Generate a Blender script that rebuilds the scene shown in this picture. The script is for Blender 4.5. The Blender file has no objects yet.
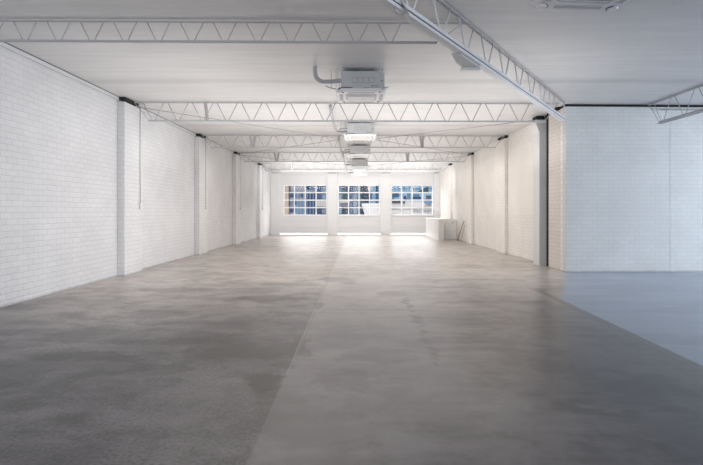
import bpy, bmesh, math, random
from mathutils import Vector, Matrix
random.seed(7)
sc = bpy.context.scene
COL = sc.collection
PI = math.pi

# ------------------------------------------------------------------ helpers
def link(o, parent=None):
    COL.objects.link(o)
    if parent is not None: o.parent = parent
    return o

def tag(o, label=None, cat=None, group=None, kind=None):
    if label: o['label'] = label
    if cat: o['category'] = cat
    if group: o['group'] = group
    if kind: o['kind'] = kind
    return o

def empty(name, loc=(0, 0, 0), rz=0):
    o = bpy.data.objects.new(name, None)
    o.location = loc; o.rotation_euler = (0, 0, rz); o.empty_display_size = .2
    return link(o)

def build(name, bm, mat, parent=None, smooth=False, bevel=0, loc=(0, 0, 0), rot=(0, 0, 0)):
    bmesh.ops.recalc_face_normals(bm, faces=bm.faces[:])
    me = bpy.data.meshes.new(name)
    bm.to_mesh(me); bm.free()
    me.materials.append(mat)
    if smooth:
        for p in me.polygons: p.use_smooth = True
    o = bpy.data.objects.new(name, me)
    o.location = loc; o.rotation_euler = rot
    link(o, parent)
    if bevel:
        m = o.modifiers.new('bevel', 'BEVEL'); m.width = bevel; m.segments = 2; m.limit_method = 'ANGLE'
    return o

def box(bm, x0, x1, y0, y1, z0, z1):
    vs = [bm.verts.new(p) for p in ((x0,y0,z0),(x1,y0,z0),(x1,y1,z0),(x0,y1,z0),(x0,y0,z1),(x1,y0,z1),(x1,y1,z1),(x0,y1,z1))]
    for f in ((0,3,2,1),(4,5,6,7),(0,1,5,4),(1,2,6,5),(2,3,7,6),(3,0,4,7)):
        bm.faces.new([vs[i] for i in f])

def bxo(name, b, mat, parent=None, bevel=0):
    bm = bmesh.new(); box(bm, *b)
    return build(name, bm, mat, parent, bevel=bevel)

def frame_of(d):
    d = d.normalized()
    up = Vector((0, 0, 1)) if abs(d.z) < .95 else Vector((1, 0, 0))
    s = d.cross(up).normalized()
    return s, s.cross(d).normalized()

def bar(bm, p, q, w, h):
    "rectangular bar from p to q, w sideways, h up"
    p, q = Vector(p), Vector(q)
    s, u = frame_of(q - p)
    ring = [(-w/2,-h/2),(w/2,-h/2),(w/2,h/2),(-w/2,h/2)]
    a = [bm.verts.new(p + s*i + u*j) for i, j in ring]
    b = [bm.verts.new(q + s*i + u*j) for i, j in ring]
    bm.faces.new(a[::-1]); bm.faces.new(b)
    for i in range(4): bm.faces.new((a[i], a[(i+1)%4], b[(i+1)%4], b[i]))

def tube(bm, pts, r, n=8):
    pts = [Vector(p) for p in pts]
    rings = []
    for i, p in enumerate(pts):
        d = (pts[min(i+1, len(pts)-1)] - pts[max(i-1, 0)])
        s, u = frame_of(d)
        if rings:
            ps = prev_s - d.normalized()*prev_s.dot(d.normalized())
            s = ps.normalized(); u = s.cross(d.normalized())
        prev_s = s
        rings.append([bm.verts.new(p + (s*math.cos(2*PI*k/n) + u*math.sin(2*PI*k/n))*r) for k in range(n)])
    for a, b in zip(rings, rings[1:]):
        for k in range(n): bm.faces.new((a[k], a[(k+1)%n], b[(k+1)%n], b[k]))
    bm.faces.new(rings[0][::-1]); bm.faces.new(rings[-1])

def spline(pts, sub=6):
    pts = [Vector(p) for p in pts]; out = []
    P = [pts[0]] + pts + [pts[-1]]
    for i in range(1, len(P)-2):
        for k in range(sub):
            t = k/sub; a, b, c, d = P[i-1:i+3]
            out.append(.5*((2*b)+(c-a)*t+(2*a-5*b+4*c-d)*t*t+(3*b-a-3*c+d)*t**3))
    out.append(pts[-1]); return out

def rrect(w, h, r, n=5):
    out = []
    for cx, cy, a0 in ((w/2-r, h/2-r, 0), (-w/2+r, h/2-r, PI/2), (-w/2+r, -h/2+r, PI), (w/2-r, -h/2+r, 1.5*PI)):
        for k in range(n+1):
            a = a0 + PI/2*k/n
            out.append((cx + r*math.cos(a), cy + r*math.sin(a)))
    return out

# ------------------------------------------------------------------ materials
class NT:
    def __init__(s, name):
        s.m = bpy.data.materials.new(name); s.m.use_nodes = True
        s.t = s.m.node_tree; s.b = s.t.nodes['Principled BSDF']
    def n(s, kind, **kw):
        nd = s.t.nodes.new(kind)
        for k, v in kw.items():
            if k in nd.inputs.keys() if isinstance(k, str) else False: nd.inputs[k].default_value = v
            else: setattr(nd, k, v)
        return nd
    def l(s, a, b): s.t.links.new(a, b)
    def math(s, op, a, b=None, c=None, clamp=False):
        nd = s.t.nodes.new('ShaderNodeMath'); nd.operation = op; nd.use_clamp = clamp
        for i, v in enumerate((a, b, c)):
            if v is None: continue
            if isinstance(v, (int, float)): nd.inputs[i].default_value = v
            else: s.l(v, nd.inputs[i])
        return nd.outputs[0]
    def mix(s, f, a, b, bt='MIX'):
        nd = s.t.nodes.new('ShaderNodeMix'); nd.data_type = 'RGBA'; nd.blend_type = bt
        for i, v in ((0, f), (6, a), (7, b)):
            if isinstance(v, (int, float)): nd.inputs[i].default_value = v
            elif isinstance(v, tuple): nd.inputs[i].default_value = (*v, 1) if len(v) == 3 else v
            else: s.l(v, nd.inputs[i])
        return nd.outputs[2]
    def noise(s, vec, scale, detail=4, rough=.55):
        nd = s.t.nodes.new('ShaderNodeTexNoise'); nd.inputs['Scale'].default_value = scale
        nd.inputs['Detail'].default_value = detail; nd.inputs['Roughness'].default_value = rough
        if vec is not None: s.l(vec, nd.inputs['Vector'])
        return nd.outputs['Fac']
    def ramp(s, v, a, b, x0=0, x1=1):
        nd = s.t.nodes.new('ShaderNodeMapRange'); nd.inputs[1].default_value = a; nd.inputs[2].default_value = b
        nd.inputs[3].default_value = x0; nd.inputs[4].default_value = x1; nd.clamp = True
        nd.interpolation_type = 'SMOOTHSTEP'
        s.l(v, nd.inputs[0]); return nd.outputs[0]
    def obj(s): return s.t.nodes.new('ShaderNodeTexCoord').outputs['Object']
    def scaled(s, vec, sx, sy, sz):
        nd = s.t.nodes.new('ShaderNodeMapping'); nd.inputs['Scale'].default_value = (sx, sy, sz)
        s.l(vec, nd.inputs['Vector']); return nd.outputs[0]
    def bump(s, h, strength, dist=.01):
        nd = s.t.nodes.new('ShaderNodeBump'); nd.inputs['Strength'].default_value = strength
        nd.inputs['Distance'].default_value = dist; s.l(h, nd.inputs['Height'])
        s.l(nd.outputs[0], s.b.inputs['Normal'])

def paint(name, col, rough=.5, var=.04, metal=0.0, scale=6, bump=.05):
    s = NT(name); v = s.obj()
    f = s.noise(v, scale, 3)
    dark = tuple(c*(1-var*2) for c in col); lite = tuple(min(1, c*(1+var)) for c in col)
    s.l(s.mix(f, dark, lite), s.b.inputs['Base Color'])
    s.b.inputs['Roughness'].default_value = rough; s.b.inputs['Metallic'].default_value = metal
    if bump: s.bump(s.noise(v, scale*12, 2), bump, .004)
    return s.m

def brick(name, col, axis='y', smooth_above=None, mortar_dark=.87, strength=.45):
    s = NT(name); v = s.obj()
    sep = s.n('ShaderNodeSeparateXYZ'); s.l(v, sep.inputs[0])
    z = sep.outputs['Z']
    if axis == 'y': u = sep.outputs['Y']
    elif axis == 'x': u = sep.outputs['X']
    else: u = s.math('ADD', sep.outputs['X'], sep.outputs['Y'])
    # slight hand-laid wobble
    wob = s.math('MULTIPLY', s.math('SUBTRACT', s.noise(v, 2.2, 2), .5), .02)
    cmb = s.n('ShaderNodeCombineXYZ')
    s.l(u, cmb.inputs[0]); s.l(s.math('ADD', z, wob), cmb.inputs[1])
    br = s.n('ShaderNodeTexBrick')
    s.l(cmb.outputs[0], br.inputs['Vector'])
    for k, val in (('Scale', 1.0), ('Mortar Size', .006), ('Mortar Smooth', .35), ('Bias', 0.0), ('Brick Width', .262), ('Row Height', .098)):
        br.inputs[k].default_value = val
    br.inputs['Color1'].default_value = (1, 1, 1, 1); br.inputs['Color2'].default_value = (.955, .955, .96, 1)
    mf = br.outputs['Fac']
    tone = s.mix(mf, br.outputs['Color'], (mortar_dark,)*3)
    keep = 1.0
    if smooth_above is not None:
        z0, z1 = smooth_above
        keep = s.math('SUBTRACT', 1, s.math('MULTIPLY', s.ramp(z, z0-.02, z0+.02), s.ramp(z, z1-.02, z1+.02, 1, 0)))
        keep = s.ramp(keep, 0, 1, .12, 1)
        tone = s.mix(keep, (.985, .985, .98), tone)
    patchy = s.ramp(s.noise(v, 1.1, 4), .3, .75, .94, 1.02)
    fine = s.ramp(s.noise(v, 26, 3), .2, .8, .96, 1.02)
    grime = s.ramp(s.math('ADD', z, s.math('MULTIPLY', s.noise(v, 5, 3), .05)), .02, .09, .62, 1)
    base = s.mix(1.0, tone, col, 'MULTIPLY')
    k = s.math('MULTIPLY', s.math('MULTIPLY', patchy, fine), grime)
    cm = s.n('ShaderNodeCombineXYZ')
    for i in range(3): s.l(k, cm.inputs[i])
    s.l(s.mix(1.0, base, cm.outputs[0], 'MULTIPLY'), s.b.inputs['Base Color'])
    s.b.inputs['Roughness'].default_value = .55
    hgt = s.math('MULTIPLY', s.math('SUBTRACT', 1, mf), keep)
    hgt = s.math('ADD', hgt, s.math('MULTIPLY', s.noise(v, 45, 3), .25))
    s.bump(hgt, strength, .008)
    return s.m

def emis(name, col, st):
    s = NT(name)
    s.b.inputs['Base Color'].default_value = (*col, 1)
    s.b.inputs['Emission Color'].default_value = (*col, 1)
    s.b.inputs['Emission Strength'].default_value = st
    s.b.inputs['Roughness'].default_value = .9
    return s.m

WHITE = (.86, .86, .865)
M = {}
M['brick_l'] = brick('white_painted_brick_left', (.71, .71, .725), 'y')
M['brick_r'] = brick('white_painted_brick_right', (.83, .80, .765), 'y', smooth_above=(1.42, 3.55))
M['brick_w'] = brick('white_painted_brick_wing', (.79, .80, .80), 'x', mortar_dark=.90, strength=.3)
M['brick_p'] = brick('white_painted_brick_pier', (.73, .73, .74), 'xy')
M['brick_pr'] = brick('cream_painted_brick_pier', (.83, .80, .765), 'xy')
M['brick_n'] = brick('cream_painted_brick_return', (.68, .645, .61), 'xy', mortar_dark=.8)
M['wall'] = paint('white_wall_paint', (.80, .80, .80), .5, .02, scale=2)
M['column'] = paint('grey_white_column_paint', (.66, .67, .69), .45, .04, scale=5)
M['steel'] = paint('pale_grey_truss_paint', (.50, .50, .52), .42, .05, scale=8)
M['steel_m'] = paint('mid_grey_truss_paint', (.52, .52, .545), .42, .05, scale=8)
M['steel_l'] = paint('light_girder_paint', (.72, .73, .76), .38, .04, scale=8)
M['slot'] = paint('dark_slot_shadow_gap', (.03, .03, .035), .8, .1)
M['rod'] = paint('grey_brace_rod_steel', (.45, .44, .45), .5, .05)
M['black'] = paint('black_gap_shade', (.022, .022, .025), .9, .2)  # flat black painted as the shade inside gaps
M['acbody'] = paint('galvanised_grey_casing', (.60, .62, .635), .4, .03, metal=.15, scale=3)
M['acwhite'] = paint('white_plastic_panel', (.90, .90, .91), .35, .01, bump=0)
M['acgrille'] = paint('pale_grey_grille', (.62, .63, .65), .5, .03)
M['acdark'] = paint('dark_grey_seam', (.16, .165, .18), .5, .05)
M['pipe'] = paint('grey_lagged_pipe', (.46, .47, .49), .6, .06, scale=12)
M['plastic'] = paint('white_conduit_plastic', (.74, .74, .75), .4, .02, bump=0)
M['doorp'] = paint('white_door_panel_paint', (.79, .79, .80), .45, .015, scale=1.5)
M['frame'] = paint('white_window_frame_paint', (.88, .88, .89), .4, .01, bump=0)
M['counter'] = paint('white_counter_laminate', (.84, .84, .84), .35, .01, bump=0)
M['counter_g'] = paint('grey_counter_end', (.60, .61, .59), .4, .02, bump=0)
M['timber'] = paint('brown_timber_batten', (.42, .34, .28), .6, .1)

# ceiling : painted metal sheeting with faint transverse seams
def ceiling_mat():
    s = NT('pale_ceiling_sheeting'); v = s.obj()
    sep = s.n('ShaderNodeSeparateXYZ'); s.l(v, sep.inputs[0])
    st = s.noise(s.scaled(v, .5, 5, 1), 1.2, 4)
    pa = s.noise(v, .8, 3)
    # seams every ~5.2 m, mid-bay
    fr = s.math('ABSOLUTE', s.math('SUBTRACT', s.math('FRACT', s.math('DIVIDE', s.math('SUBTRACT', sep.outputs['Y'], 7.5), 5.2)), .5))
    seam = s.ramp(fr, 0, .06, 1, 0)
    c = s.mix(s.ramp(st, .3, .7), (.69, .69, .69), (.75, .75, .75))
    c = s.mix(s.math('MULTIPLY', s.ramp(pa, .4, .7), .25), c, (.62, .62, .63))
    c = s.mix(s.math('MULTIPLY', seam, .6), c, (.52, .52, .53))
    s.l(c, s.b.inputs['Base Color'])
    s.b.inputs['Roughness'].default_value = .42
    h = s.math('ADD', s.math('MULTIPLY', st, .5), s.math('MULTIPLY', seam, -1.2))
    s.bump(h, .35, .03)
    return s.m
M['ceiling'] = ceiling_mat()

# floor : timeworn polished concrete
def floor_mat():
    s = NT('polished_concrete_floor'); v = s.obj()
    sep = s.n('ShaderNodeSeparateXYZ'); s.l(v, sep.inputs[0])
    X, Y = sep.outputs['X'], sep.outputs['Y']
    wv = s.n('ShaderNodeVectorMath', operation='ADD'); s.l(v, wv.inputs[0])
    big = s.noise(v, .35, 5, .6)
    streak = s.noise(s.scaled(v, .45, 1.5, 1), 1.0, 6, .62)
    med = s.noise(s.scaled(v, 1, 1.6, 1), 2.1, 6, .65)
    speck = s.noise(v, 34, 3, .7)
    # concrete tone with light falloff painted in : dark in front, paler brown deeper in
    depth_light = s.ramp(s.math('ADD', Y, s.math('MULTIPLY', s.math('SUBTRACT', big, .5), 10)), 4.5, 12.5)
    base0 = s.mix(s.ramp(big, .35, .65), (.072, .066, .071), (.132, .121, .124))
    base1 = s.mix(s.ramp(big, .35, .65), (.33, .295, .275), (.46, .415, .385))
    col = s.mix(depth_light, base0, base1)
    lighter = s.mix(depth_light, (.22, .203, .207), (.52, .475, .44))
    darker = s.mix(depth_light, (.038, .034, .034), (.19, .168, .155))
    col = s.mix(s.math('MULTIPLY', s.ramp(streak, .44, .66), .65), col, lighter)
    col = s.mix(s.math('MULTIPLY', s.ramp(med, .44, .64), .7), col, darker)
    cloud = s.noise(s.scaled(v, .9, .7, 1), 1.25, 7, .68)
    col = s.mix(s.math('MULTIPLY', s.ramp(cloud, .45, .62), .55), col, lighter)
    # left part : speckled exposed aggregate, browner
    jx = s.math('ADD', -.66, s.math('MULTIPLY', s.math('SUBTRACT', s.noise(v, .8, 2), .5), .04))
    left = s.math('LESS_THAN', X, jx)
    spk = s.math('MULTIPLY', s.ramp(speck, .50, .64), s.math('MULTIPLY', left, .55))
    col = s.mix(spk, col, (.028, .028, .030))
    col = s.mix(s.math('MULTIPLY', s.math('MULTIPLY', s.ramp(speck, .45, .34), left), .3), col, (.26, .25, .25))
    col = s.mix(s.math('MULTIPLY', left, .0), col, (.155, .15, .148))
    # smoother paler infill slab to the right of the joint, edged by an irregular dirt line
    e = s.math('ADD', s.math('MULTIPLY', s.math('SUBTRACT', s.noise(v, 1.3, 4), .5), .55), .80)
    slab = s.math('MULTIPLY', s.math('GREATER_THAN', X, jx), s.ramp(s.math('SUBTRACT', X, e), -.05, .9, 1, 0))
    slab = s.math('MULTIPLY', slab, s.ramp(streak, .25, .6, .65, 1.1))
    slab = s.math('MULTIPLY', slab, s.math('MULTIPLY', s.ramp(Y, 11.2, 11.4, 1, 0), s.ramp(Y, 2.6, 5.2, .35, 1)))
    col = s.mix(s.math('MULTIPLY', slab, .45), col, s.mix(depth_light, (.225, .205, .210), (.40, .365, .35)))
    dirt = s.math('MULTIPLY', s.ramp(s.math('ABSOLUTE', s.math('SUBTRACT', X, e)), 0, .09, 1, 0), s.ramp(med, .40, .56))
    dirt = s.math('MULTIPLY', dirt, s.math('MULTIPLY', s.ramp(Y, 3.9, 4.8), s.ramp(Y, 8.2, 9, 1, 0)))
    col = s.mix(s.math('MULTIPLY', dirt, .75), col, (.085, .075, .07))
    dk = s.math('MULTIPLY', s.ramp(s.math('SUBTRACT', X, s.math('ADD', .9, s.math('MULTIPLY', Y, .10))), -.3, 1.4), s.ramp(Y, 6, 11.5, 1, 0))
    col = s.mix(s.math('MULTIPLY', dk, .55), col, (.050, .050, .060))  # front right light falloff, painted in as a darker tone
    # stains at their places
    wob = s.noise(s.scaled(v, 1, 1, 1), 3.5, 5, .7)
    tot = None
    for (px, py, rx, ry, a) in ((-.82,4.42,.13,.17,1.0),(-.74,4.9,.09,.12,.55),(-1.15,5.35,.45,.25,.6),(-.67,5.5,.09,.3,.6),(-2.1,5.75,.5,.12,.55),(-2.75,5.15,.3,.14,.7),
                         (-2.45,5.1,.18,.12,.6),(-3.1,5.15,.16,.12,.6),(-1.9,4.75,.22,.16,.45),(-3.3,6.1,.35,.3,.35),(-1.5,8.6,.5,.22,.55),(-2.9,7.3,.4,.25,.4),
                         (-.1,4.45,.25,.2,.35),(-.5,11.0,.25,.4,.5),(-.25,10.7,.18,.3,.4),(.62,9.1,.2,.2,.45),(-3.4,9.5,.6,.25,.4),(-1.3,10.2,.5,.2,.35),(.2,5.2,.3,.2,.25),(-.62,7.9,.05,.3,.5),
                         (2.4,8.3,.5,.12,.35),(1.6,9.9,.5,.14,.4)):
        dx = s.math('DIVIDE', s.math('SUBTRACT', X, px), rx*1.7); dy = s.math('DIVIDE', s.math('SUBTRACT', Y, py), ry*1.7)
        r = s.math('SQRT', s.math('ADD', s.math('MULTIPLY', dx, dx), s.math('MULTIPLY', dy, dy)))
        f = s.ramp(s.math('ADD', r, s.math('MULTIPLY', s.math('SUBTRACT', wob, .5), 2.2)), .55, .95, a, 0)
        tot = f if tot is None else s.math('MAXIMUM', tot, f)
    col = s.mix(s.math('MULTIPLY', tot, .92), col, (.018, .015, .014))
    # joints
    def line(c, pos, w, lo=None, hi=None, other=None):
        m = s.ramp(s.math('ABSOLUTE', s.math('SUBTRACT', c, pos)), w*.5, w, 1, 0)
        if lo is not None: m = s.math('MULTIPLY', m, s.math('MULTIPLY', s.math('GREATER_THAN', other, lo), s.math('LESS_THAN', other, hi)))
        return m
    jy = s.math('MULTIPLY', s.math('SUBTRACT', s.noise(v, .7, 2), .5), .10)
    Yw = s.math('ADD', Y, jy)
    jl = line(X, jx, .014, 4.6, 11.4, Y)
    col = s.mix(s.math('MULTIPLY', jl, .3), col, (.36, .34, .33))
    col = s.mix(s.math('MULTIPLY', line(s.math('SUBTRACT', X, .02), jx, .014, 5.2, 11.4, Y), .55), col, (.09, .085, .08))
    for yy, lo, hi, w, a in ((11.37, -.66, 3.3, .07, .8),):
        col = s.mix(s.math('MULTIPLY', line(Yw, yy, w, lo, hi, X), a), col, (.44, .42, .40))
    for yy, lo, hi, w, a in ((7.6, -.55, .8, .03, .8), (9.62, 3.3, 20, .05, .7), (8.75, -.6, .7, .02, .3), (7.25, 1.0, 3.2, .02, .3), (10.9, 1, 20, .04, .3)):
        col = s.mix(s.math('MULTIPLY', line(Yw, yy, w, lo, hi, X), a), col, (.10, .095, .09))
    # right hand slab joint strip
    slope = s.math('ADD', s.math('MULTIPLY', Y, .03), 3.07)
    edge_n = s.math('MULTIPLY', s.math('SUBTRACT', s.noise(v, 3, 4), .5), .03)
    u = s.math('SUBTRACT', s.math('ADD', X, edge_n), slope)
    strip = s.math('MULTIPLY', s.math('MULTIPLY', s.ramp(u, -.01, .01), s.ramp(u, .10, .12, 1, 0)), s.ramp(Y, 9.2, 9.8, 1, 0))
    col = s.mix(s.math('MULTIPLY', strip, .65), col, (.11, .11, .115))
    for o_, w_ in ((0.0, .012), (.11, .010)):
        m = s.math('MULTIPLY', s.ramp(s.math('ABSOLUTE', s.math('SUBTRACT', u, o_)), w_*.5, w_, 1, 0), s.ramp(Y, 9.2, 9.8, 1, 0))
        col = s.mix(s.math('MULTIPLY', m, .7), col, (.055, .055, .06))
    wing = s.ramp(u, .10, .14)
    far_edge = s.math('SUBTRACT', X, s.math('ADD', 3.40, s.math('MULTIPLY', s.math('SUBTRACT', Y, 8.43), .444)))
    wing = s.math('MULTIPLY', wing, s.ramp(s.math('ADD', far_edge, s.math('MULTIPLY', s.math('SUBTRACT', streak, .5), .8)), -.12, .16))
    col = s.mix(s.math('MULTIPLY', wing, .85), col, (.31, .375, .49))  # paler wing slab, with its blue daylight tint painted in
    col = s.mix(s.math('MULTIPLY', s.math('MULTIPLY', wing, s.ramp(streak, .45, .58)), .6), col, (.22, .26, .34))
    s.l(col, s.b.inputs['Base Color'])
    s.l(s.math('ADD', .30, s.math('MULTIPLY', left, .05)), s.b.inputs['Roughness'])
    s.b.inputs['Specular IOR Level'].default_value = .5
    s.l(s.math('SUBTRACT', .55, s.math('MULTIPLY', left, .12)), s.b.inputs['Specular IOR Level'])
    h = s.math('ADD', s.math('MULTIPLY', s.noise(s.scaled(v, .6, 2.4, 1), 1.6, 5, .55), 1.0), s.math('MULTIPLY', s.math('MULTIPLY', speck, left), .12))
    h = s.math('SUBTRACT', h, s.math('MULTIPLY', jl, .2))
    s.bump(h, .10, .02)
    return s.m
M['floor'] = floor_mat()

# ------------------------------------------------------------------ dimensions
ZC = 4.12          # ceiling
XL, XR = -5.53, 5.19
YF = 31.8          # far wall
YB = -6.0

def struct(o, label): return tag(o, label, 'structure', kind='structure')

# shell
struct(bxo('floor', (XL-.3, 17, YB, YF+.3, -.2, 0), M['floor']), 'timeworn polished grey concrete floor with joints and dark stains')
struct(bxo('ceiling', (XL-.3, 17, YB, YF+.3, ZC, ZC+.15), M['ceiling']), 'flat pale grey sheeted ceiling above the trusses')
struct(bxo('wall_left', (XL-.3, XL, YB, YF+.3, 0, ZC), M['brick_l']), 'long white painted brick wall on the left')
struct(bxo('wall_right', (XR, XR+.3, 13.3, YF+.3, 0, ZC), M['brick_r']), 'cream white brick wall on the right with smooth infill panels')
# nib of brickwork beside the column and the wall of the wing
struct(bxo('wall_nib', (5.08, 5.42, 12.26, 13.32, 0, 4.05), M['brick_n']), 'short cream brick return wall beside the concrete column')
wb = bmesh.new(); box(wb, 0, 12, 0, .3, 0, 4.055); box(wb, 2.59, 12, -.003, .01, 0, 4.05)
wing = struct(build('wall_wing', wb, M['brick_w'], loc=(5.085, 12.23, 0), rot=(0, 0, math.radians(1.6))), 'bluish white painted brick wall facing the room on the right')
tb = bmesh.new(); box(tb, 0.0, 12, .03, .28, 4.05, ZC)
struct(build('shade_block_1', tb, M['black'], loc=(5.10, 12.23, 0), rot=(0, 0, math.radians(1.6))), 'dark gap between the wing wall and the ceiling')
# dark slot behind column
struct(bxo('shade_block_2', (5.155, 5.19, 13.32, 13.75, 0, ZC), M['black']), 'dark narrow recess between concrete column and brick return')
struct(bxo('shade_block_3', (5.0, 5.42, 12.6, 13.25, 4.05, ZC), M['black']), 'dark gap above the short brick return')
# cornice line on the left wall
cb = bmesh.new(); box(cb, XL, XL+.05, YB, YF, ZC-.075, ZC-.012)
struct(build('trim_4', cb, M['column']), 'thin white cornice strip along the top of the left wall')
struct(bxo('trim_5', (XL, XL+.065, YB, YF, ZC-.012, ZC), M['acdark']), 'dark seam between left wall cornice and ceiling')

# ------------------------------------------------------------------ brick piers
def pier(label, x0, x1, y0, y1, mat, side, group='brick piers against the long walls', top_gap=True):
    t = empty('brick_pier', ((x0+x1)/2, y0, 0)); tag(t, label, 'pier', group)
    t_loc = Vector(t.location)
    def pc(name, b, m):
        bm = bmesh.new(); box(bm, *b)
        o = build(name, bm, m, t); o.location = -t_loc  # mesh in world coordinates under the empty
        return o
    pc('pier_shaft', (x0, x1, y0, y1, 0, 4.02), mat)
    if top_gap:
        e = .035
        bx = (x0, x1+e) if side == 'L' else (x0-e, x1)
        pc('gap_shade', (bx[0], bx[1], y0-.04, y1-.3, 4.05, 4.115), M['black'])  # black block standing for the shaded gap at the pier top
    return t
pl = [('brick pier nearest on the left wall, with a white conduit and switch', 11.5, 12.46),
      ('second brick pier from the front on the left wall', 16.93, 17.85),
      ('third brick pier from the front on the left wall', 22.05, 22.95),
      ('fourth left wall brick pier, last before the far corner', 27.35, 28.2)]
for lb, a, b in pl: pier(lb, XL+.006, -5.37, a, b, M['brick_p'], 'L')
pr = [('right wall brick pier just beyond the concrete column', 17.3, 18.35),
      ('middle brick pier of the right wall, beside the leaning battens', 22.4, 23.3),
      ('farthest brick pier on the right wall, behind the white counter', 27.5, 28.3)]
for lb, a, b in pr: pier(lb, 5.08, XR-.006, a, b, M['brick_pr'], 'R')

# concrete column with haunch
t = empty('concrete_column', (5.065, 13.9, 0)); tag(t, 'grey painted concrete column with flared head on the right, beside brick return', 'column')
bm = bmesh.new()
prof = [(-.11, 0), (.11, 0), (.11, 4.0), (-.19, 4.0), (-.19, 3.86), (-.11, 3.66)]
a = [bm.verts.new((x, -.22, z)) for x, z in prof]; b = [bm.verts.new((x, .24, z)) for x, z in prof]
bm.faces.new(a); bm.faces.new(b[::-1])
for i in range(6): bm.faces.new((a[i], a[(i+1)%6], b[(i+1)%6], b[i]))
build('column_shaft', bm, M['column'], t, bevel=.012)
bm = bmesh.new(); box(bm, -.16, .06, -.16, .16, 4.0, 4.11); build('top_gap_shade', bm, M['black'], t)

# ------------------------------------------------------------------ far wall : piers, header, door panels with windows
def fpier(name, lb, x0, x1):
    t = empty(name, ((x0+x1)/2, YF-.12, 0)); tag(t, lb, 'pier', 'white piers on the far wall')
    L = -Vector(t.location)
    bm = bmesh.new(); box(bm, x0, x1, YF-.12, YF+.3, 0, 3.88); build('pier_shaft', bm, M['wall'], t).location = L
    bm = bmesh.new(); box(bm, x0+.05, x1-.05, YF-.16, YF-.0, 3.885, 3.945); build('gap_shade', bm, M['steel'], t).location = L  # grey block standing for the shaded gap above the pier
fpier('wall_pier', 'narrow white pier in the far left corner', XL, -4.95)
fpier('wall_pier', 'wide white pier between left and middle far windows', -1.96, -1.29)
fpier('wall_pier', 'wide white pier between middle and right far windows', 1.42, 2.09)
fpier('wall_pier', 'narrow white pier at the far right corner behind the counter', 4.80, XR)
struct(bxo('wall_back', (XL-.3, XR+.3, YF-.05, YF+.3, 3.95, ZC), M['wall']), 'white header beam above the far windows')

wins = [(-4.95, -1.96, -4.74, -1.98), (-1.29, 1.42, -1.28, 1.41), (2.09, 4.80, 2.11, 4.78)]
WZ0, WZ1 = 1.235, 3.15
for i, (d0, d1, w0, w1) in enumerate(wins):
    w0 = max(w0, d0+.02); w1 = min(w1, d1-.02)
    nm = ('left', 'middle', 'right')[i]
    t = empty('door_%d' % (i+1), ((d0+d1)/2, YF+.08, 0)); tag(t, 'white full height bay panel around the %s far window, lit gap beneath' % nm, 'door', kind='structure')
    L = -Vector(t.location)
    bm = bmesh.new()
    y0, y1 = YF, YF+.1
    box(bm, d0, d1, y0, y1, .085, WZ0); box(bm, d0, d1, y0, y1, WZ1, 3.95)
    box(bm, d0, w0, y0, y1, WZ0, WZ1); box(bm, w1, d1, y0, y1, WZ0, WZ1)
    build('door_panel', bm, M['doorp'], t).location = L
    bm = bmesh.new()
    for z in (.45, .86): box(bm, d0, d1, y0-.004, y0, z, z+.012)
    build('panel_joint', bm, M['acgrille'], t).location = L
    w = empty('window_%d' % (i+1), ((w0+w1)/2, YF+.03, WZ0)); tag(w, '%s steel framed window of sixteen panes in the far wall' % nm, 'window', kind='structure')
    L = -Vector(w.location)
    bm = bmesh.new(); f = .045
    ya, yb = YF-.025, YF+.07
    box(bm, w0, w1, ya, yb, WZ0, WZ0+f); box(bm, w0, w1, ya, yb, WZ1-f, WZ1)
    box(bm, w0, w0+f, ya, yb, WZ0, WZ1); box(bm, w1-f, w1, ya, yb, WZ0, WZ1)
    build('window_frame', bm, M['frame'], w).location = L
    bm = bmesh.new()
    for k in (1, 2, 3):
        x = w0 + (w1-w0)*k/4; box(bm, x-.032, x+.032, YF, YF+.05, WZ0, WZ1)
        z = WZ0 + (WZ1-WZ0)*k/4; box(bm, w0, w1, YF+.002, YF+.048, z-.036, z+.036)
    build('glazing_bar', bm, M['frame'], w).location = L
    bm = bmesh.new(); box(bm, w0-.03, w1+.03, YF-.07, YF, WZ0-.05, WZ0); build('window_sill', bm, M['frame'], w).location = L
    g = NT('clear_window_glass_%d' % i)
    g.b.inputs['Base Color'].default_value = (.95, .98, 1, 1); g.b.inputs['Roughness'].default_value = .0
    mix = g.n('ShaderNodeMixShader'); tr = g.n('ShaderNodeBsdfTransparent'); gl = g.n('ShaderNodeBsdfGlossy')
    gl.inputs['Roughness'].default_value = .02; mix.inputs[0].default_value = .003
    g.l(tr.outputs[0], mix.inputs[1]); g.l(gl.outputs[0], mix.inputs[2]); g.l(mix.outputs[0], g.t.nodes['Material Output'].inputs[0])
    bm = bmesh.new(); box(bm, w0+f, w1-f, YF+.022, YF+.028, WZ0+f, WZ1-f)
    build('pane', bm, g.m, w).location = L

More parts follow.
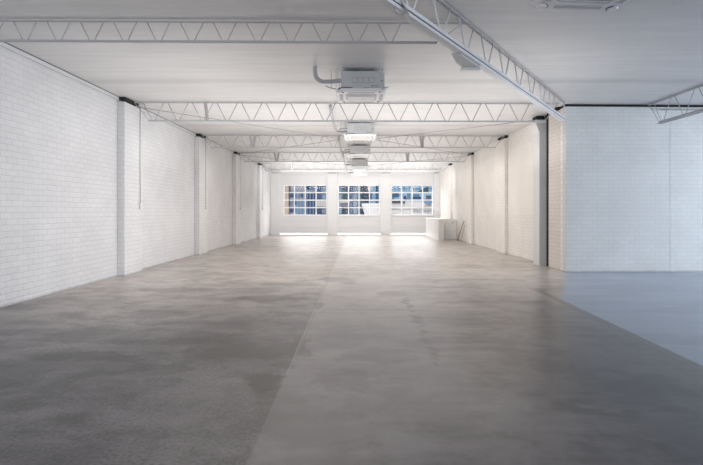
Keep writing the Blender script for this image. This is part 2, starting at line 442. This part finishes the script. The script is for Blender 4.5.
# ------------------------------------------------------------------ trusses
def truss(label, p0, p1, zt, zb, pitch, gap, in0, in1, chord=.04, r=.011, wmat='steel', cmat='steel', ends=(True, True), double=False, struts=(), phase=0., group='steel roof trusses', name='roof_truss', topc=None):
    p0 = Vector((*p0, 0)); p1 = Vector((*p1, 0)); d = p1 - p0; Ln = d.length
    ang = math.atan2(d.y, d.x)
    t = empty(name, (p0.x, p0.y, 0), ang); tag(t, label, 'truss', group)
    # local : x along the truss
    topc = topc or chord*.55
    def add(nm, f, m, sm=False):
        bm = bmesh.new(); f(bm); return build(nm, bm, M[m], t, smooth=sm)
    def top(bm):
        for s_ in (-1, 1): box(bm, 0, Ln, s_*(r+.002), s_*(r+.002+topc*.6), zt-topc, zt)
    add('top_chord', top, 'rod' if name == 'girder_truss' else cmat)
    x0, x1 = in0, Ln-in1
    if double:
        if name == 'girder_truss':   # stacked section : upper angle, shadow gap, lower box
            add('bottom_chord', lambda bm: box(bm, x0, x1, -.05, .05, zb+.026, zb+.070), cmat)
            add('slot_shade', lambda bm: box(bm, x0, x1, -.042, .042, zb+.008, zb+.026), 'slot')
        def bot(bm):
            if name == 'girder_truss':
                box(bm, x0, x1, -.05, .05, zb-.030, zb+.008); return
            for s_ in (-1, 1):
                a_, b_ = sorted((s_*.008, s_*(.008+chord))); box(bm, x0, x1, a_, b_, zb, zb+.008)
                a_, b_ = sorted((s_*.008, s_*.016)); box(bm, x0, x1, a_, b_, zb, zb+chord)
        add('bottom_chord' if name != 'girder_truss' else 'lower_flange', bot, cmat)
    else:
        def bot(bm):
            for s_ in (-1, 1): box(bm, x0, x1, s_*(r+.001), s_*(r+.001+chord*.5), zb, zb+chord*.75)
        add('bottom_chord', bot, cmat)
    zl, zh = zb+chord*.4, zt-topc*.5
    n = max(1, int((x1-x0-.1)/pitch))
    s0 = x0 + .12 + phase
    k = 0
    bars = []
    if ends[0]: bars.append(((0.02, zh), (x0+.02, zl)))
    if ends[1]: bars.append(((Ln-.02, zh), (x1-.02, zl)))
    bg = min(.03, gap*.4)
    x = s0
    first = True
    while x + pitch*.5 < x1 - .02:
        h = (pitch-gap)/2
        xl, xr = x-h, x+h
        if xl >= .05: bars.append(((xl, zh), (x-bg, zl)))
        if xr <= Ln-.05: bars.append(((x+bg, zl), (xr, zh)))
        x += pitch
    for a_, b_ in bars:
        bm = bmesh.new(); tube(bm, [(a_[0], 0, a_[1]), (b_[0], 0, b_[1])], r, 6)
        build('web_bar', bm, M[wmat], t, smooth=True)
    for (xs, dx0, dx1) in struts:
        bm = bmesh.new(); bar(bm, (xs+dx0, -.06, zt-.03), (xs+dx1, -.06, zb), .012, .075)
        build('strut', bm, M['rod'], t)
    return t

ya = math.tan(math.radians(.8))
def yy(y, x): return y + ya*x
XE0, XE1 = -5.36, 5.06
truss('shallow steel truss nearest the camera, running from left wall to the diagonal girder', (XL+.0, yy(6.88, XL)), (1.47, yy(6.88, 1.47)), 4.1, 3.81, .452, .13, .02, .38, chord=.03, r=.008, ends=(False, True), phase=-.05, wmat='steel_m', cmat='steel_m')
TR = [('second roof truss from the camera, its end resting by the concrete column', 12.0, 4.84),
      ('third roof truss from the camera, with brace rods meeting at its middle', 17.2, 5.06),
      ('fourth roof truss from the camera, crossing over mid room', 22.2, 5.06),
      ('farthest roof truss, just in front of the far windows', 27.45, 5.06)]
for i, (lb, y, xe) in enumerate(TR):
    st = [(-3.6-XE0, -.03, .02)] if i == 0 else [(-3.6-XE0, -.10, .0), (-3.6-XE0, .10, .02), (2.25-XE0, -.02, -.03), (2.25-XE0, -.12, -.05)] if i < 3 else [(-3.6-XE0, 0, 0)]
    truss(lb, (XE0, yy(y, XE0)), (xe, yy(y, xe)), 4.1, 3.64 if i == 0 else 3.675, .585, .095, .36 if i == 0 else .3, .32, chord=.042, r=.0105, struts=st)
# diagonal girder and the wing truss
gdir = Vector((.678, 1)).normalized()
P1 = Vector((4.97, 12.03)); P0 = P1 - gdir*18.2
truss('big diagonal girder overhead from the right wall corner, pale steel with slotted bottom chord', P0, P1, 4.11, 3.655, .82, .30, .2, .17, chord=.075, r=.014, wmat='steel_l', cmat='steel_l', double=True, topc=.018, name='girder_truss', ends=(False, True), phase=.22, group='steel roof trusses')
truss('truss at the far right edge, running from the bluish brick wing wall to the camera', (7.12, 12.24), (7.2, .5), 4.11, 3.56, .78, .12, .42, .3, chord=.06, r=.009, wmat='steel_m', cmat='steel_m', double=True, topc=.026)

# brace rods of the roof plane
def rod(label, p, q):
    bm = bmesh.new(); tube(bm, [p, q], .011, 6)
    o = build('brace_rod', bm, M['rod'], smooth=True); tag(o, label, 'brace rod', 'diagonal roof brace rods')
rod('thin brace rod from nearest left pier up to middle of third truss', (-5.36, 12.1, 4.02), (-.62, 17.1, 3.97))
rod('thin brace rod from the concrete column up to middle of third truss', (4.86, 13.75, 4.0), (.55, 17.15, 3.97))
rod('thin brace rod from middle of third truss back to the left wall', (-.62, 17.3, 3.97), (-5.36, 22.1, 4.0))
rod('thin brace rod from middle of third truss back to the right wall', (.55, 17.3, 3.97), (5.07, 22.3, 4.0))
rod('thin brace rod from third left pier to the middle of farthest truss', (-5.36, 22.3, 4.0), (-.5, 27.3, 3.97))
rod('thin brace rod from middle right pier to the middle of farthest truss', (5.07, 22.5, 4.0), (.6, 27.3, 3.97))

# ------------------------------------------------------------------ ceiling cassette air conditioners
def make_ac(loc, label, pipe_ahead, body_side=True, rz=0):
    t = empty('ceiling_air_conditioner', loc, rz); tag(t, label, 'air conditioner', 'cassette air conditioners under the ceiling')
    zb = -.33     # underside of the fascia, relative to z = 4.0 root
    W = .475
    # fascia : rounded-corner square tray with raised ring
    bm = bmesh.new()
    o1 = [bm.verts.new((x, y, zb+.045)) for x, y in rrect(.95, .95, .05)]
    o2 = [bm.verts.new((x, y, zb)) for x, y in rrect(.91, .91, .06)]
    i1 = [bm.verts.new((x, y, zb)) for x, y in rrect(.60, .60, .05)]
    i2 = [bm.verts.new((x, y, zb+.02)) for x, y in rrect(.57, .57, .05)]
    tp = [bm.verts.new((x, y, zb+.06)) for x, y in rrect(.95, .95, .05)]
    n = len(o1)
    for A, B in ((tp, o1), (o1, o2), (o2, i1), (i1, i2)):
        for k in range(n): bm.faces.new((A[k], A[(k+1)%n], B[(k+1)%n], B[k]))
    bm.faces.new(tp)
    build('fascia_panel', bm, M['acwhite'], t)
    # intake grille with slats
    bm = bmesh.new()
    vs = [bm.verts.new((x, y, zb+.019)) for x, y in rrect(.57, .57, .05)]; bm.faces.new(vs)
    g = build('intake_grille', bm, M['acgrille'], t)
    bm = bmesh.new()
    for k in range(9): box(bm, -.26, .26, -.25+k*.0615, -.235+k*.0615, zb+.004, zb+.018)
    build('grille_slat', bm, M['acwhite'], g)
    # four outlet louvres
    for k in range(4):
        bm = bmesh.new(); R = Matrix.Rotation(k*PI/2, 4, 'Z')
        box(bm, -.25, .25, -.405, -.345, zb-.006, zb+.004); bm.transform(R)
        build('outlet_louvre', bm, M['acgrille'], t, bevel=.002)
    # corner caps (round, the photo shows them as bright discs at the corners)
    for sx in (-1, 1):
        for sy in (-1, 1):
            bm = bmesh.new()
            bmesh.ops.create_cone(bm, cap_ends=True, segments=20, radius1=.05, radius2=.056, depth=.014, matrix=Matrix.Translation((sx*.385, sy*.385, zb-.007)))
            c = build('corner_cap', bm, M['acwhite'], t, smooth=False)
            bm = bmesh.new(); pts = [(sx*.385 - sx*.062*math.cos(a_), sy*.385 + .062*math.sin(a_), zb-.003) for a_ in [(-1.2+.2*j) for j in range(13)]]
            tube(bm, pts, .006, 5); build('cap_seam', bm, M['acdark'], c)
    # casing above the fascia
    zt = .065
    bm = bmesh.new(); box(bm, -.37, .33, -.40, .40, zb+.075, zt); build('casing', bm, M['acbody'], t, bevel=.01)
    bm = bmesh.new(); box(bm, -.36, .32, -.39, .39, zb+.06, zb+.075); build('casing_gasket', bm, M['acdark'], t)
    bm = bmesh.new(); box(bm, .33, .43, -.36, .05, zb+.08, zt-.03); sb = build('control_box', bm, M['acbody'], t, bevel=.008)
    bm = bmesh.new(); box(bm, .36, .39, -.366, -.36, -.12, -.10); build('terminal_cover', bm, M['acdark'], sb)
    # pressed rectangles and plugs on the casing face
    bm = bmesh.new()
    for k in range(4):
        x = -.17+k*.105
        for (a_, b_, c_, d_) in ((x, x+.095, .0-.06, .003-.06), (x, x+.095, -.15, -.147), (x, x+.003, -.15, -.06), (x+.092, x+.095, -.15, -.06)): box(bm, a_, b_, -.404, -.399, c_, d_)
    build('pressed_outline', bm, M['acdark'], t)
    for x, r_ in ((.205, .014), (.262, .008), (.295, .008)):
        bm = bmesh.new(); bmesh.ops.create_cone(bm, cap_ends=True, segments=12, radius1=r_, radius2=r_, depth=.012, matrix=Matrix.Translation((x, -.404, zb+.12)) @ Matrix.Rotation(PI/2, 4, 'X'))
        build('drain_plug', bm, M['acdark'], t)
    # dark curved clips between the casing and the fascia
    for sx in (-1, 1):
        bm = bmesh.new()
        pts = spline([(sx*.16, -.43, zb+.075), (sx*.28, -.46, zb+.078), (sx*.37, -.47, zb+.066), (sx*.42, -.475, zb+.035)], 5)
        tube(bm, pts, .013, 6); build('fascia_clip', bm, M['acdark'] if sx < 0 else M['acbody'], t, smooth=True)
    # flange lip protruding at the right
    bm = bmesh.new(); box(bm, .05, .50, -.45, -.40, zb+.078, zb+.092); build('mounting_flange', bm, M['acbody'], t)
    # hanging rods
    for sx in (-1, 1):
        for sy in (-1, 1):
            bm = bmesh.new(); tube(bm, [(sx*.41 - .02, sy*.34, zb+.22), (sx*.41-.02, sy*.34, .118)], .006, 6)
            build('hanging_rod', bm, M['rod'], t)
    # pipework at the left
    if pipe_ahead is not None:
        px, py = pipe_ahead
        bm = bmesh.new()
        if abs(py) < .6:
            path = [(-.84, py, .118), (-.84, py, .02), (-.81, py, -.08), (-.72, py, -.14), (-.60, py, -.145), (-.37, py, -.13)]
        else:
            path = [(px, py, .118), (px, py, .04), (px, py*.85, -.0), (px, py*.5, -.02), (px-.0, py*.2, -.05), (px+.03, -.22, -.13), (px+.12, -.15, -.17), (-.37, -.15, -.15)]
        tube(bm, spline(path, 6), .038, 8); build('insulated_pipe', bm, M['pipe'], t, smooth=True)
        bm = bmesh.new(); tube(bm, spline([(-.37, -.2, -.06), (-.5, -.2, -.07), (-.62, -.2, -.10)], 4), .024, 8); build('refrigerant_pipe', bm, M['pipe'], t, smooth=True)
        bm = bmesh.new(); tube(bm, spline([(-.66, -.25, -.17), (-.58, -.3, -.22), (-.45, -.4, -.265), (-.2, -.42, -.262), (.0, -.42, -.262)], 5), .011, 6); build('drain_hose', bm, M['pipe'], t, smooth=True)
        for x in (-.56, -.47):
            bm = bmesh.new(); tube(bm, [(x, -.2, -.21), (x, -.2, .118)], .006, 5); build('pipe_hanger', bm, M['rod'], t)
    return t
ACZ = 4.0
acs = [('nearest ceiling air conditioner with grey casing and white grille, before the second truss', 9.55, None),
       ('second ceiling air conditioner from the camera, seen just behind the second truss', 14.95, -2.6),
       ('third ceiling air conditioner from the camera in the central line', 20.0, -2.5),
       ('fourth ceiling air conditioner from the camera in the central line', 25.2, -2.6),
       ('farthest ceiling air conditioner, above the middle far window', 30.2, -2.3)]
for i, (lb, y, pa) in enumerate(acs):
    make_ac((.06, y, ACZ), lb, (-.84, -.45) if pa is None else (-.74, pa))
make_ac((2.33, 4.87, 3.97), 'white ceiling cassette air conditioner cut by the top edge, right of the diagonal girder', None, rz=math.radians(4))

# ------------------------------------------------------------------ switch conduits
def conduit(label, x, y, z0):
    t = empty('switch_conduit', (x, y, z0)); tag(t, label, 'conduit', 'switch conduits on the left piers')
    bm = bmesh.new(); tube(bm, [(.016, 0, .05), (.016, 0, 4.06-z0)], .014, 8); build('conduit', bm, M['column'], t, smooth=True)
    bm = bmesh.new(); box(bm, 0, .05, -.055, .055, -.07, .07); p = build('switch_plate', bm, M['plastic'], t, bevel=.008)
    bm = bmesh.new(); box(bm, .05, .058, -.018, .018, -.028, .028); build('switch_rocker', bm, M['plastic'], p, bevel=.002)
    for z in (.6, 1.5, 2.2):
        bm = bmesh.new(); box(bm, 0, .033, -.022, .022, z-.012, z+.012); build('saddle_clip', bm, M['plastic'], t)
conduit('thin white conduit and switch on the nearest left pier', -5.368, 12.3, 1.62)
conduit('thin white conduit and switch on the second left pier', -5.368, 17.6, 1.62)
conduit('thin white conduit and switch on the third left pier', -5.368, 22.75, 1.62)
conduit('thin white conduit and switch on the fourth left pier', -5.368, 28.05, 1.62)

# ------------------------------------------------------------------ light batten under the girder
# chord centre line : P1 - gdir*s
def on_chord(y, off=0):
    s_ = (P1.y-y)/gdir.y; p = P1 - gdir*s_
    nrm = Vector((-gdir.y, gdir.x)); return p + nrm*off
t = empty('light_fitting', (1.66, 7.35, 3.583)); tag(t, 'white slab light fitting with dark underside fixed beneath the diagonal girder', 'light')
bm = bmesh.new(); box(bm, -.14, .13, -.05, .06, -.02, .038); build('fitting_body', bm, M['acwhite'], t, bevel=.006)
bm = bmesh.new()
lo = [(-.40, -.62), (-.27, -.62), (.10, -.05), (-.13, -.05), (-.25, -.22)]
a = [bm.verts.new((x, y, .018)) for x, y in lo]; b = [bm.verts.new((x, y, .038)) for x, y in lo]
bm.faces.new(a); bm.faces.new(b[::-1])
for k in range(5): bm.faces.new((a[k], a[(k+1)%5], b[(k+1)%5], b[k]))
build('hood', bm, M['acgrille'], t)
# grey security sensor / clamp on the girder
c = on_chord(5.35, .0)
t = empty('girder_bracket', (c.x, c.y, 3.62), math.atan2(gdir.y, gdir.x)); tag(t, 'dark grey angled steel bracket on the diagonal girder at the top edge', 'bracket')
bm = bmesh.new()
vs = [bm.verts.new(p) for p in ((-.02,-.10,.02),(.10,-.10,-.075),(.13,.05,.0),(.10,.12,.16),(-.04,.12,.2),(-.06,-.05,.15))]
ex = bmesh.ops.extrude_face_region(bm, geom=[bm.faces.new(vs)])
bmesh.ops.translate(bm, verts=[g_ for g_ in ex['geom'] if isinstance(g_, bmesh.types.BMVert)], vec=(-.03, .02, .03))
build('bracket_plate', bm, M['acbody'], t)
bm = bmesh.new(); tube(bm, [(-.10, -.02, -.03), (-.10, -.02, .14)], .016, 8); tube(bm, [(-.10, -.02, -.02), (-.02, -.02, -.02)], .012, 8)
build('clamp_bolt', bm, M['rod'], t)

# conduit along the top of the wing wall
bm = bmesh.new(); tube(bm, [(7.35, 12.2, 3.98), (12, 12.3, 3.98)], .02, 6)
tag(build('wall_conduit', bm, M['plastic'], smooth=True), 'thin horizontal white pipe along the top of the wing wall', 'pipe')

# ------------------------------------------------------------------ reception counter
t = empty('reception_counter', (4.2, 27.5, 0)); tag(t, 'white reception counter by the right wall in front of the far window', 'counter')
L = -Vector(t.location)
def cpart(nm, b, m, bv=.006):
    bm = bmesh.new(); box(bm, *b); o = build(nm, bm, M[m], t, bevel=bv); o.location = L; return o
cpart('front_panel', (4.05, 4.09, 25.24, 29.8, 0, 1.05), 'counter')
cpart('end_panel', (4.09, 4.33, 25.2, 25.26, 0, 1.05), 'counter_g')
cpart('bench_top', (4.03, 5.07, 26.4, 29.82, 1.05, 1.09), 'counter')
cpart('bench_top', (4.03, 4.35, 25.18, 26.4, 1.05, 1.09), 'counter')
cpart('back_cupboard', (4.33, 5.18, 26.3, 27.45, .02, 1.04), 'counter')
cpart('kickboard', (4.38, 5.18, 26.27, 26.3, 0, .07), 'wall')
cpart('socket_plate', (4.92, 5.02, 26.27, 26.3, .82, .96), 'acgrille', 0)
# leaning battens
def lean(lb, p, q, m='timber', w=.035):
    bm = bmesh.new(); bar(bm, p, q, w, .03); tag(build('timber_batten', bm, M[m]), lb, 'batten', 'battens leaning against the right wall')
lean('brown timber batten leaning on the right wall beside the counter', (4.98, 25.1, .0), (5.16, 24.35, 1.02))
lean('paler shorter batten leaning behind the brown batten', (5.08, 24.75, .0), (5.17, 24.25, .84), 'counter_g')

# ------------------------------------------------------------------ outside
def ext(name, col, st=1.0, glassy=False, var=.12, sc_=2.0):
    s = NT(name); v = s.obj(); f = s.noise(v, sc_, 4)
    c_ = s.mix(f, tuple(x*(1-var) for x in col), tuple(min(1, x*(1+var)) for x in col))
    s.l(c_, s.b.inputs['Base Color']); s.b.inputs['Roughness'].default_value = .15 if glassy else .8
    return s.m
E = dict(ground=ext('sunlit_pale_paving', (.85, .85, .86)), beige=ext('beige_render', (.60, .50, .42)), lav=ext('lavender_grey_cladding', (.40, .42, .52)),
         blue=ext('deep_blue_glass', (.07, .13, .27), glassy=True, var=.5, sc_=1.2), mid=ext('mid_blue_glass', (.20, .32, .48), glassy=True, var=.4, sc_=1.5),
         slate=ext('slate_facade', (.12, .14, .18), var=.4, sc_=3), teal=ext('teal_dark_facade', (.06, .12, .17), var=.4), pale=ext('pale_canopy', (.55, .55, .56)),
         sky=ext('sky_blue_cladding', (.36, .58, .80), var=.25, sc_=.8), white=ext('white_render_sunlit', (.70, .70, .72), var=.03), dark=ext('dark_vehicle_paint', (.10, .13, .18), var=.3),
         grey=ext('grey_lettering', (.10, .10, .13), var=.1), tyre=ext('black_tyre', (.03, .03, .03)), leaf=ext('dark_green_leaves', (.06, .10, .08), var=.5, sc_=6))
struct(bxo('trim_6', (-40, 40, YF+.3, 110, -.25, -.05), E['ground']), 'sunlit pale paving outside the far windows')

def xo(px, d): return (px-358)/500*d
def zo(py, d): return 1.5+(211-py)/500*d
def bld(name, lb, cat, d, dep, px0, px1, pytop, mat, parts, extra_bottom=-.05):
    x0, x1 = xo(px0, d), xo(px1, d); zt = zo(pytop, d)
    t = empty(name, ((x0+x1)/2, d, 0)); tag(t, lb, cat)
    L = -Vector(t.location)
    bm = bmesh.new(); box(bm, x0, x1, d, d+dep, extra_bottom, zt); build('wall', bm, E[mat], t).location = L
    for (nm, a, b_, c_, e_, m, out) in parts:
        bm = bmesh.new(); box(bm, xo(a, d), xo(b_, d), d-out, d+.02, max(-.04, zo(e_, d)), zo(c_, d)); build(nm, bm, E[m], t).location = L
    return t
# left : glazed office building with beige column
parts = [('corner_column', 285, 289.2, 150, 240, 'beige', .5)]
for r in range(5):
    y0 = 184+r*7.5-8; 
    for k, a in enumerate((290.5, 295, 299.5, 306, 311)):
        m = ('lav' if r < 2 and k < 3 else ('blue', 'mid')[(r+k) % 2])
        parts.append(('window', a, a+3.6 if k != 3 else a+4.4, y0+.8, y0+6.4, m, .06))
parts += [('curtain_wall', 306, 315.5, 193, 240, 'blue', .1), ('curtain_wall', 296.5, 304.5, 200, 240, 'mid', .1)]
for k in range(6): parts.append(('mullion', 297.5+k*3.1, 298.1+k*3.1, 193, 240, 'lav', .18))
bld('office_building', 'pale office building with blue glass seen through the left far window', 'building', 62, 10, 270, 316, 150, 'lav', parts)
parts = [('canopy', 316.5, 332, 201, 206.5, 'pale', .9), ('canopy', 340, 349, 200.5, 203, 'pale', .8), ('shopfront', 340.5, 348.8, 203, 206.8, 'lav', .2), ('doorway', 345, 348.8, 207, 236, 'dark', .1)]
for r in range(5):
    for k in range(8):
        a = 317+k*5.2
        if a > 362: continue
        parts.append(('window', a, a+3.9, 180+r*7.2, 184.8+r*7.2, ('blue', 'teal', 'mid')[(r*3+k*2) % 3], .05))
bld('dark_building', 'dark slate building with many windows seen through middle far window', 'building', 56, 10, 316.2, 361, 150, 'slate', parts)
parts = [('pilaster', 375.5, 378, 150, 230, 'blue', .3), ('window', 363, 367, 193, 200, 'mid', .05), ('window', 368, 372, 193, 200, 'blue', .05), ('window', 364, 373, 184.5, 190.5, 'white', .05), ('window', 379, 386, 184, 192, 'mid', .05)]
bld('blue_building', 'light blue clad building behind the white box trailer', 'building', 66, 8, 361, 389, 150, 'sky', parts)
parts = [('window', 403.5, 406, 196, 199, 'blue', .05), ('window', 407, 410.5, 192.8, 200, 'mid', .05), ('window', 413, 419.5, 194, 196.5, 'mid', .05), ('window', 412.5, 421, 196.8, 199.2, 'blue', .08), ('roof_edge', 392, 398.5, 192.8, 194.2, 'dark', .4),
         ('window', 404.5, 406.8, 198, 201, 'dark', .06), ('window', 426, 431, 195.5, 199, 'slate', .05), ('window', 399, 403, 196, 200, 'white', .04)]
bld('low_building', 'low pale blue building with dark windows seen through the right far window', 'building', 78, 8, 389, 446, 192.5, 'sky', parts)
# triangular roof gable at upper right
t = empty('gable_roof', (xo(428, 84), 84, 0)); tag(t, 'dark gabled roof rising behind low building in right far window', 'roof')
bm = bmesh.new(); pts = [(xo(420, 84), zo(191, 84)), (xo(428.6, 84), zo(186.5, 84)), (xo(428.6, 84), zo(195, 84)), (xo(420, 84), zo(195, 84))]
a = [bm.verts.new((x, 84, z)) for x, z in pts]; b = [bm.verts.new((x, 88, z)) for x, z in pts]
bm.faces.new(a); bm.faces.new(b[::-1])
for k in range(4): bm.faces.new((a[k], a[(k+1)%4], b[(k+1)%4], b[k]))
build('roof_slab', bm, E['teal'], t).location = -Vector(t.location)
bm = bmesh.new(); box(bm, xo(425, 84), xo(428.6, 84), 84, 88, 0, zo(195, 84)); build('wall', bm, E['dark'], t).location = -Vector(t.location)

bld('glass_tower', 'pale sky blue glass tower rising behind everything in right far window', 'building', 98, 8, 386, 446, 120, 'sky', [('mullion', 393+k*7, 393.8+k*7, 150, 205, 'white', .3) for k in range(7)]+[('spandrel', 386, 446, 188.2+k*4, 188.9+k*4, 'mid', .1) for k in range(3)])
# white boundary wall with lettering
d = 50
t = empty('boundary_wall', (xo(410, d), d, 0)); tag(t, 'low white sunlit boundary wall with small grey lettering outside right far window', 'wall')
L = -Vector(t.location)
bm = bmesh.new(); box(bm, xo(383, d), xo(450, d), d, d+.3, -.05, zo(201.5, d)); build('wall_face', bm, E['white'], t).location = L
for px in (402.5, 412, 421.6):
    bm = bmesh.new(); box(bm, xo(px, d), xo(px+.6, d), d-.05, d, 0, zo(201.5, d)); build('wall_post', bm, E['pale'], t).location = L
for a_, b_, c_, e_, m_ in ((391, 400.5, 200.6, 203.2, 'grey'), (402.8, 404.8, 201.2, 203.6, 'grey')):
    bm = bmesh.new(); box(bm, xo(a_, d), xo(b_, d), d-.1, d-.01, zo(e_, d), zo(c_, d)); build('grey_panel', bm, E[m_], t).location = L
bm = bmesh.new(); box(bm, xo(383, d), xo(450, d), d-.08, d, zo(209, d), zo(208.6, d)); build('wall_rail', bm, E['pale'], t).location = L
cu = bpy.data.curves.new('lettering', 'FONT'); cu.body = 'Visit coast'; cu.size = .42; cu.extrude = .01; cu.align_x = 'CENTER'
to = bpy.data.objects.new('lettering', cu); to.data.materials.append(E['grey'])
to.rotation_euler = (PI/2, 0, 0); to.location = Vector((xo(422, d), d-.1, zo(212, d))) + L; to.scale = (1.0, .75, 1)
link(to, t)

# oval sign board standing above the wall
d = 49.7
t = empty('oval_sign', (xo(428.3, d), d, 0)); tag(t, 'grey oval sign board on a post above the white boundary wall', 'sign')
bm = bmesh.new(); bmesh.ops.create_cone(bm, cap_ends=True, segments=28, radius1=.43, radius2=.43, depth=.05)
bm.transform(Matrix.Translation((0, 0, zo(202.2, d))) @ Matrix.Diagonal((1, 1, .5, 1)) @ Matrix.Rotation(PI/2, 4, 'X'))
build('sign_board', bm, E['mid'], t)
bm = bmesh.new(); box(bm, -.03, .03, .03, .08, -.05, zo(202, d)); build('post', bm, E['pale'], t)
# white box trailer, slanted
d = 47
t = empty('box_trailer', (xo(370, d), d, 0)); tag(t, 'white box trailer standing outside the middle far window', 'trailer')
L = -Vector(t.location)
bm = bmesh.new(); pts = [(xo(361.5, d), zo(203.5, d)), (xo(367, d), .5), (xo(386, d), .5), (xo(386, d), zo(203.2, d))]
a = [bm.verts.new((x, d, z)) for x, z in pts]; b = [bm.verts.new((x, d+2.2, z)) for x, z in pts]
bm.faces.new(a); bm.faces.new(b[::-1])
for k in range(4): bm.faces.new((a[k], a[(k+1)%4], b[(k+1)%4], b[k]))
build('trailer_box', bm, E['white'], t).location = L
for px in (369.5, 377.5):
    bm = bmesh.new(); box(bm, xo(px, d), xo(px+.4, d), d-.03, d, .5, zo(204, d)); build('body_seam', bm, E['pale'], t).location = L
    bm = bmesh.new(); bmesh.ops.create_cone(bm, cap_ends=True, segments=20, radius1=.4, radius2=.4, depth=.3, matrix=Matrix.Translation((xo(px+1, d), d+.1, .35)) @ Matrix.Rotation(PI/2, 4, 'X')); build('wheel', bm, E['tyre'], t).location = L

# ------------------------------------------------------------------ light
w = bpy.data.worlds.new('world'); sc.world = w; w.use_nodes = True
nt = w.node_tree; bg = nt.nodes['Background']
tc = nt.nodes.new('ShaderNodeTexCoord'); sp = nt.nodes.new('ShaderNodeSeparateXYZ'); nt.links.new(tc.outputs['Generated'], sp.inputs[0])
rm = nt.nodes.new('ShaderNodeValToRGB'); nt.links.new(sp.outputs['Z'], rm.inputs[0])
rm.color_ramp.elements[0].position = 0; rm.color_ramp.elements[0].color = (.55, .74, .95, 1)
rm.color_ramp.elements[1].position = .5; rm.color_ramp.elements[1].color = (.30, .52, .88, 1)
nt.links.new(rm.outputs[0], bg.inputs[0]); bg.inputs[1].default_value = .11

def area(name, loc, rot, sx, sy, power, col):
    l = bpy.data.lights.new(name, 'AREA'); l.shape = 'RECTANGLE'; l.size = sx; l.size_y = sy; l.energy = power; l.color = col
    o = bpy.data.objects.new(name, l); o.location = loc; o.rotation_euler = [math.radians(a) for a in rot]; return link(o)
sun = bpy.data.lights.new('sun', 'SUN'); sun.energy = 2.8; sun.angle = math.radians(2); sun.color = (1, .97, .92)
so = bpy.data.objects.new('sun', sun); so.rotation_euler = (math.radians(38), math.radians(-14), 0); link(so)   # outside light from behind the building
# upward-facing fill added along the hall, with no fittings there
area('up_fill_far', (0, 24, 2.4), (180, 0, 0), 8.5, 13.4, 160, (1, .985, .97))
for x_ in (-3.2, 3.1): area('up_fill_near', (x_, 9.4, 2.6), (180, 0, 0), 2.6, 3, 18, (1, .97, .95))
area('up_fill_mid', (0, 13.6, 2.6), (180, 0, 0), 9, 4.4, 125, (1, .965, .94))
# sky light falling in through the far windows, from above the view
area('window_daylight', (0, 37.2, 6.6), (-52, 0, 0), 13, 6, 4600, (1, .98, .95))
# added fill lights, unseen, pointing away from the camera
area('rear_fill', (-1.5, -4.5, 2.6), (92, 0, 0), 7, 2.4, 105, (.95, .96, 1)).data.spread = math.radians(110)
area('side_fill', (3.5, -2.5, 2.5), (92, 0, 60), 3, 2, 115, (.93, .95, 1)).data.spread = math.radians(110)
area('left_fill', (-2.2, 12.5, 3.0), (60, 0, 90), 13, .4, 42, (1, .99, .98)).data.spread = math.radians(140)
area('right_fill', (2.8, 20, 3.2), (60, 0, -90), 13, .4, 46, (1, .95, .89)).data.spread = math.radians(140)
area('far_fill', (0, 26.6, 3.3), (80, 0, 0), 9, .4, 150, (1, .99, .98))
for k, (y, p) in enumerate(((9.3, 60), (12.6, 105), (17.8, 130), (22.8, 70))):
    area('down_fill', (-.1 if y > 10 else -1.8, y, 3.62), (12, 0, 0), 8 if y > 10 else 4.5, .5, p, (1, .92, .84))
# daylight of the wing's own windows, far right
area('wing_daylight', (15.5, 8.2, 2.4), (76, 0, 82), 6, 3.2, 480, (.84, .92, 1)).data.spread = math.radians(120)

# ------------------------------------------------------------------ camera
cam = bpy.data.cameras.new('camera'); cam.sensor_width = 36; cam.lens = 500/703*36
cam.shift_x = -6.5/703; cam.shift_y = -21.5/703; cam.clip_end = 300
co = bpy.data.objects.new('camera', cam); co.location = (0, 0, 1.5); co.rotation_euler = (PI/2, 0, 0); link(co)
sc.camera = co
sc.view_settings.view_transform = 'Standard'
sc.view_settings.look = 'None'
sc.view_settings.exposure = 0
